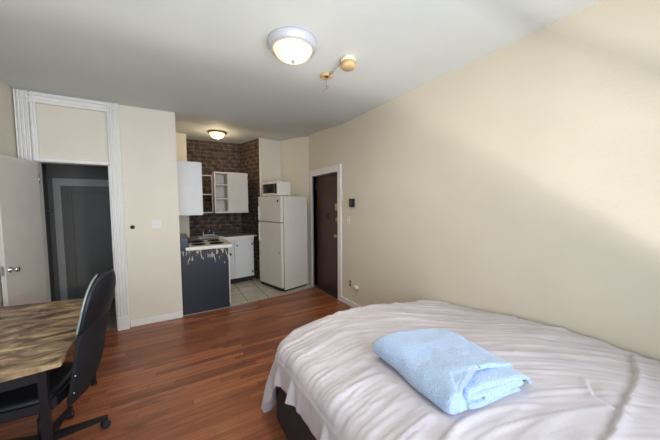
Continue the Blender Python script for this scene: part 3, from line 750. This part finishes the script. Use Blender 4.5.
def seg_d(px, py, pts):
    best = (9, 0)
    for (ax, ay), (bx, by) in zip(pts, pts[1:]):
        dx, dy = bx-ax, by-ay; t_ = max(0, min(1, ((px-ax)*dx+(py-ay)*dy)/(dx*dx+dy*dy)))
        cx, cy = ax+dx*t_, ay+dy*t_; d_ = sqrt((px-cx)**2+(py-cy)**2)
        if d_ < best[0]: best = (d_, (dx*(py-ay)-dy*(px-ax)))
    return best
CR1 = [(1.36,.29),(1.65,.31),(1.91,.325),(2.05,.34),(2.25,.395)]
CR2 = [(1.725,.765),(1.937,.60),(2.10,.46)]
CR3 = [(1.741,.445),(1.637,.396),(1.613,.314)]
R0 = .085; RC = .27; DR = RC-R0; IX, IY0, IY1 = .580+RC, -.36+RC, 1.95-RC
NU, NV = 230, 300; ua, ub = IX-DR-.29, 2.322; va, vb = IY0-DR-.32, IY1+DR+.30
t = bmesh.new(); g = []
for i in range(NU+1):
    row = []
    for j in range(NV+1):
        u = ua+(ub-ua)*i/NU; v = va+(vb-va)*j/NV
        # uneven cut of the hanging edge
        qx = max(u, IX); qy = min(max(v, IY0), IY1); dx, dy = u-qx, v-qy; d = sqrt(dx*dx+dy*dy); nd = d; d = max(0, d-DR)
        zt = top_z(qx, qy) if d > 0 else top_z(u, v)
        if d < 1e-9:
            fall = min(1, min(u-IX+.02, 1)/.02)
            h = wrink(u, v)
            cd, sd = seg_d(u, v, CR1); h += (-.012 if sd > 0 else .010)*math.exp(-(cd/.030)**2)
            cd, sd = seg_d(u, v, CR2); h += .008*math.exp(-(cd/.02)**2)
            cd, sd = seg_d(u, v, CR3); h += (-.010 if sd > 0 else .008)*math.exp(-(cd/.025)**2)
            # dent below the blanket
            co = Vector((u, v, zt+h))
        else:
            nx, ny = dx/nd, dy/nd; wx, wy = qx, qy; qx += nx*DR; qy += ny*DR; zt = top_z(qx, qy)
            s_ = wy
            if dy > 0 and dx >= 0: s_ = IY1 + pi/2*RC + (wx-IX)
            if dy > 0 and dx < 0: s_ = IY1 + math.atan2(dy, -dx)*RC
            dd = min(d, R0*pi/2); th = dd/R0
            hh = wrink(qx, qy)*cos(th)
            x_ = qx+nx*(R0+hh)*sin(th); y_ = qy+ny*(R0+hh)*sin(th); z_ = zt-R0*(1-cos(th))+hh*cos(th)
            if d > R0*pi/2:
                e = d-R0*pi/2; k = e/.22
                ph = s_*23+1.6*sin(s_*7+.5); wv = (1-2*abs(sin(ph*.5))**.7)*.75 + .25*sin(s_*61+2)
                out = .030*k + .042*min(1,k*1.3)*wv + .006*noise.noise(Vector((s_*9, e*9, 4)))
                out = max(out, .006)
                corner = 1.0 if (dx < 0 and dy > 0) else 0
                if corner: out += .058*k*sin(2*math.atan2(dy,-dx))
                x_ += nx*out; y_ += ny*out; z_ -= e*(1-.05*wv)*(1+(.75*sin(2*math.atan2(dy,-dx)) if corner else 0))
                x_ += -nx*0; 
            pinch = .010*max(0, -cos(s_*23+1.6*sin(s_*7+.5)))**3*sin(th)*ss(1-abs(th-.8))
            x_ -= nx*pinch; y_ -= ny*pinch
            if d > R0*.3:
                w_ = .0035*noise.noise(Vector((s_*22, d*7, 11)))
                x_ += nx*w_; y_ += ny*w_
            co = Vector((x_, y_, z_))
        co.x = min(co.x, 2.328)
        row.append(t.verts.new(co))
    g.append(row)
for i in range(NU):
    for j in range(NV): t.faces.new((g[i][j],g[i+1][j],g[i+1][j+1],g[i][j+1])).smooth = True
mb = MB(); mb._add(t); sh = mb.build('bed_sheet', 'sheet')
tag(sh, 'wrinkled white sheet draped over the bed and hanging in folds', 'sheet')
md = sh.modifiers.new('thickness', 'SOLIDIFY'); md.thickness = .003; md.offset = 1

# ------------------------------------------------------------------ folded blue blanket
bl = thing('folded_blanket', 'light blue fuzzy blanket folded in a thick pad on the white sheet', 'blanket', (0,0,0))
def arc(cx, cz, r, a0, a1, n, rx=None):
    rx = rx or r
    return [(cx+rx*cos(rad(a0+(a1-a0)*k/n)), cz+r*sin(rad(a0+(a1-a0)*k/n))) for k in range(n+1)]
def cloth_layer(prof, y0f, y1f, th, seed, name, par, m='blanket', nz=40):
    """prof: list of (x,z) centre-line; y0f/y1f(s): near and far ends; s=0..1 along the profile"""
    # resample
    P = [Vector((p[0], p[1])) for p in prof]; Ls = [0]
    for a, b in zip(P, P[1:]): Ls.append(Ls[-1]+(b-a).length)
    n = max(20, int(Ls[-1]/.011)); Q = []
    for k in range(n+1):
        s_ = Ls[-1]*k/n; i = max(i_ for i_ in range(len(Ls)) if Ls[i_] <= s_+1e-9); i = min(i, len(P)-2)
        Q.append(P[i]+(P[i+1]-P[i])*((s_-Ls[i])/max(1e-9, Ls[i+1]-Ls[i])))
    for _ in range(3): Q = [Q[0]]+[(Q[i-1]+Q[i]*2+Q[i+1])/4 for i in range(1,len(Q)-1)]+[Q[-1]]
    ring = []
    N_ = [ (Q[min(i+1,n)]-Q[max(i-1,0)]).normalized() for i in range(n+1)]
    for i in range(n+1): ring.append((Q[i]+Vector((-N_[i].y,N_[i].x))*th/2, i/n))
    e = Q[n]+N_[n]*th*.4; ring.append((e, 1))
    for i in range(n,-1,-1): ring.append((Q[i]-Vector((-N_[i].y,N_[i].x))*th/2, i/n))
    ring.append((Q[0]-N_[0]*th*.4, 0))
    t = bmesh.new(); rows = []
    for k in range(nz+1):
        f = k/nz; row = []
        for (c, s_) in ring:
            ya, yb = y0f(s_), y1f(s_)
            y = ya+(yb-ya)*f
            # round the ends
            ed = min(f, 1-f)*abs(yb-ya); sh_ = 1 if ed > .014 else sqrt(max(0, 1-(1-ed/.014)**2))*.6+.4
            i = min(n, int(round(s_*n))); cc = Q[i]
            cx = cc.x+(c.x-cc.x)*sh_; cz_ = cc.y+(c.y-cc.y)*sh_
            pnt = Vector((cx+.08*(y-1.2), y-.20*(cx-1.03), cz_))
            q = pnt*1.0
            d1 = noise.noise_vector(q*4+Vector((seed,0,0)))*.017 + noise.noise_vector(q*11+Vector((seed*2,0,0)))*.007 + noise.noise_vector(Vector((q.x*30,q.y*30,q.z*30+s_*9)))*.0022
            q2 = pnt+d1; q2.z = max(q2.z, top_z(q2.x, q2.y)+.007+.010*max(0, (c.y-Q[0].y)) ); row.append(t.verts.new(q2))
        rows.append(row)
    m_ = len(ring)
    for a, b in zip(rows, rows[1:]):
        for i in range(m_): t.faces.new((a[i], a[(i+1)%m_], b[(i+1)%m_], b[i])).smooth = True
    t.faces.new(rows[0]); t.faces.new(rows[-1][::-1])
    bmesh.ops.triangulate(t, faces=[f for f in t.faces if len(f.verts) > 4])
    bmesh.ops.recalc_face_normals(t, faces=t.faces[:])
    return t
zb = .688
xl, xr = 1.0, 1.45
mbb = MB()
# outer wrap: bottom, rounded left fold, long top flap
pr_ = [(xr-.02, zb+.016), (xl+.16, zb+.016)] + arc(xl+.065, zb+.058, .042, 270, 90, 14, .064) + [(xl+.18, zb+.104), (xl+.32, zb+.100), (xr-.06, zb+.090), (xr+.03, zb+.084), (xr+.05, zb+.078)]
mbb._add(cloth_layer(pr_, lambda s: .665+.10*ss((s-.52)/.1)-.01*s, lambda s: 1.19+.01*s, .030, 1, '', None))
# middle folded layers
pr_ = [(xl+.11, zb+.040), (xr-.08, zb+.038)] + arc(xr-.04, zb+.049, .011, -90, 90, 8, .05) + [(xr-.1, zb+.062), (xl+.12, zb+.068)]
mbb._add(cloth_layer(pr_, lambda s: .655+.02*s, lambda s: 1.17, .026, 4, '', None))
pr_ = [(xl+.13, zb+.084), (xr-.10, zb+.076), (xr+.02, zb+.064), (xr+.07, zb+.05), (xr+.06, zb+.035)]
mbb._add(cloth_layer(pr_, lambda s: .675-.01*s, lambda s: 1.16-.05*s, .024, 7, '', None))
mbb.build('folded_body', 'blanket', bl)
bl.location = (0,0,0)

# ------------------------------------------------------------------ lights
def area(name, loc, target, sx, sy, power, col):
    l = bpy.data.lights.new(name, 'AREA'); l.shape = 'RECTANGLE'; l.size = sx; l.size_y = sy; l.energy = power; l.color = col
    o = bpy.data.objects.new(name, l); COL.objects.link(o); o.location = loc
    o.rotation_euler = (Vector(target)-Vector(loc)).to_track_quat('-Z', 'Y').to_euler(); return o
wl = area('window_daylight', ((WX0+WX1)/2, YF-.20, (WZ0+WZ1)/2), ((WX0+WX1)/2-1.0, 4, 1.7), WX1-WX0, WZ1-WZ0, 84, (.80, .89, 1.0)); wl.data.spread = rad(128)
# sunlight bounced up off the ground outside
area('sunlit_ground_bounce', (-2.3, -4.5, -1.85), (.4, 2.0, 2.1), 3.2, .5, 300, (1.0, .95, .86))
area('added_ceiling_streak_light', (.2, -4.1, -1.75), (-1.0, 2.5, 2.6), .9, .24, 200, (1.0, .97, .92))  # added low lamp that streaks the left ceiling; no car stands outside
def point(name, loc, e, col, r=.06):
    l = bpy.data.lights.new(name, 'POINT'); l.energy = e; l.color = col; l.shadow_soft_size = r
    o = bpy.data.objects.new(name, l); COL.objects.link(o); o.location = loc
point('lamp_bulb', (.848, 1.985, cz-.22), .6, (1.0, .84, .6))
dsk = area('lamp_glow', (.848, 1.985, cz-.175), (.848, 1.985, 0), .22, .22, 12, (1.0, .84, .60)); dsk.data.shape = 'DISK'
point('kitchen_bulb', (.76, 5.44, 2.78), 7, (1.0, .78, .5))
wd = bpy.data.worlds.new('world'); bpy.context.scene.world = wd; wd.use_nodes = True
wn = wd.node_tree.nodes; sky = wn.new('ShaderNodeTexSky'); sky.sky_type = 'HOSEK_WILKIE'; sky.sun_direction = (.3, .6, .7)
wd.node_tree.links.new(sky.outputs[0], wn['Background'].inputs[0]); wn['Background'].inputs[1].default_value = .6

# ------------------------------------------------------------------ camera
cam = bpy.data.cameras.new('camera'); co = bpy.data.objects.new('camera', cam); COL.objects.link(co)
yaw, pitch, roll = .532115106, -.0607524457, -.0062265
f = Vector((sin(yaw)*cos(pitch), cos(yaw)*cos(pitch), sin(pitch))); r = Vector((cos(yaw), -sin(yaw), 0)); u = r.cross(f)
r2 = r*cos(roll)+u*sin(roll); u2 = -r*sin(roll)+u*cos(roll)
mt = Matrix((r2, u2, -f)).transposed().to_4x4(); mt.translation = (0, 0, 1.6)
co.matrix_world = mt
cam.sensor_width = 36; cam.lens = 265.95/660*36; cam.clip_start = .05
sc = bpy.context.scene; sc.camera = co
sc.view_settings.view_transform = 'Standard'; sc.view_settings.look = 'None'; sc.view_settings.gamma = 1; sc.view_settings.exposure = .06
sc.cycles.max_bounces = 10; sc.cycles.diffuse_bounces = 6
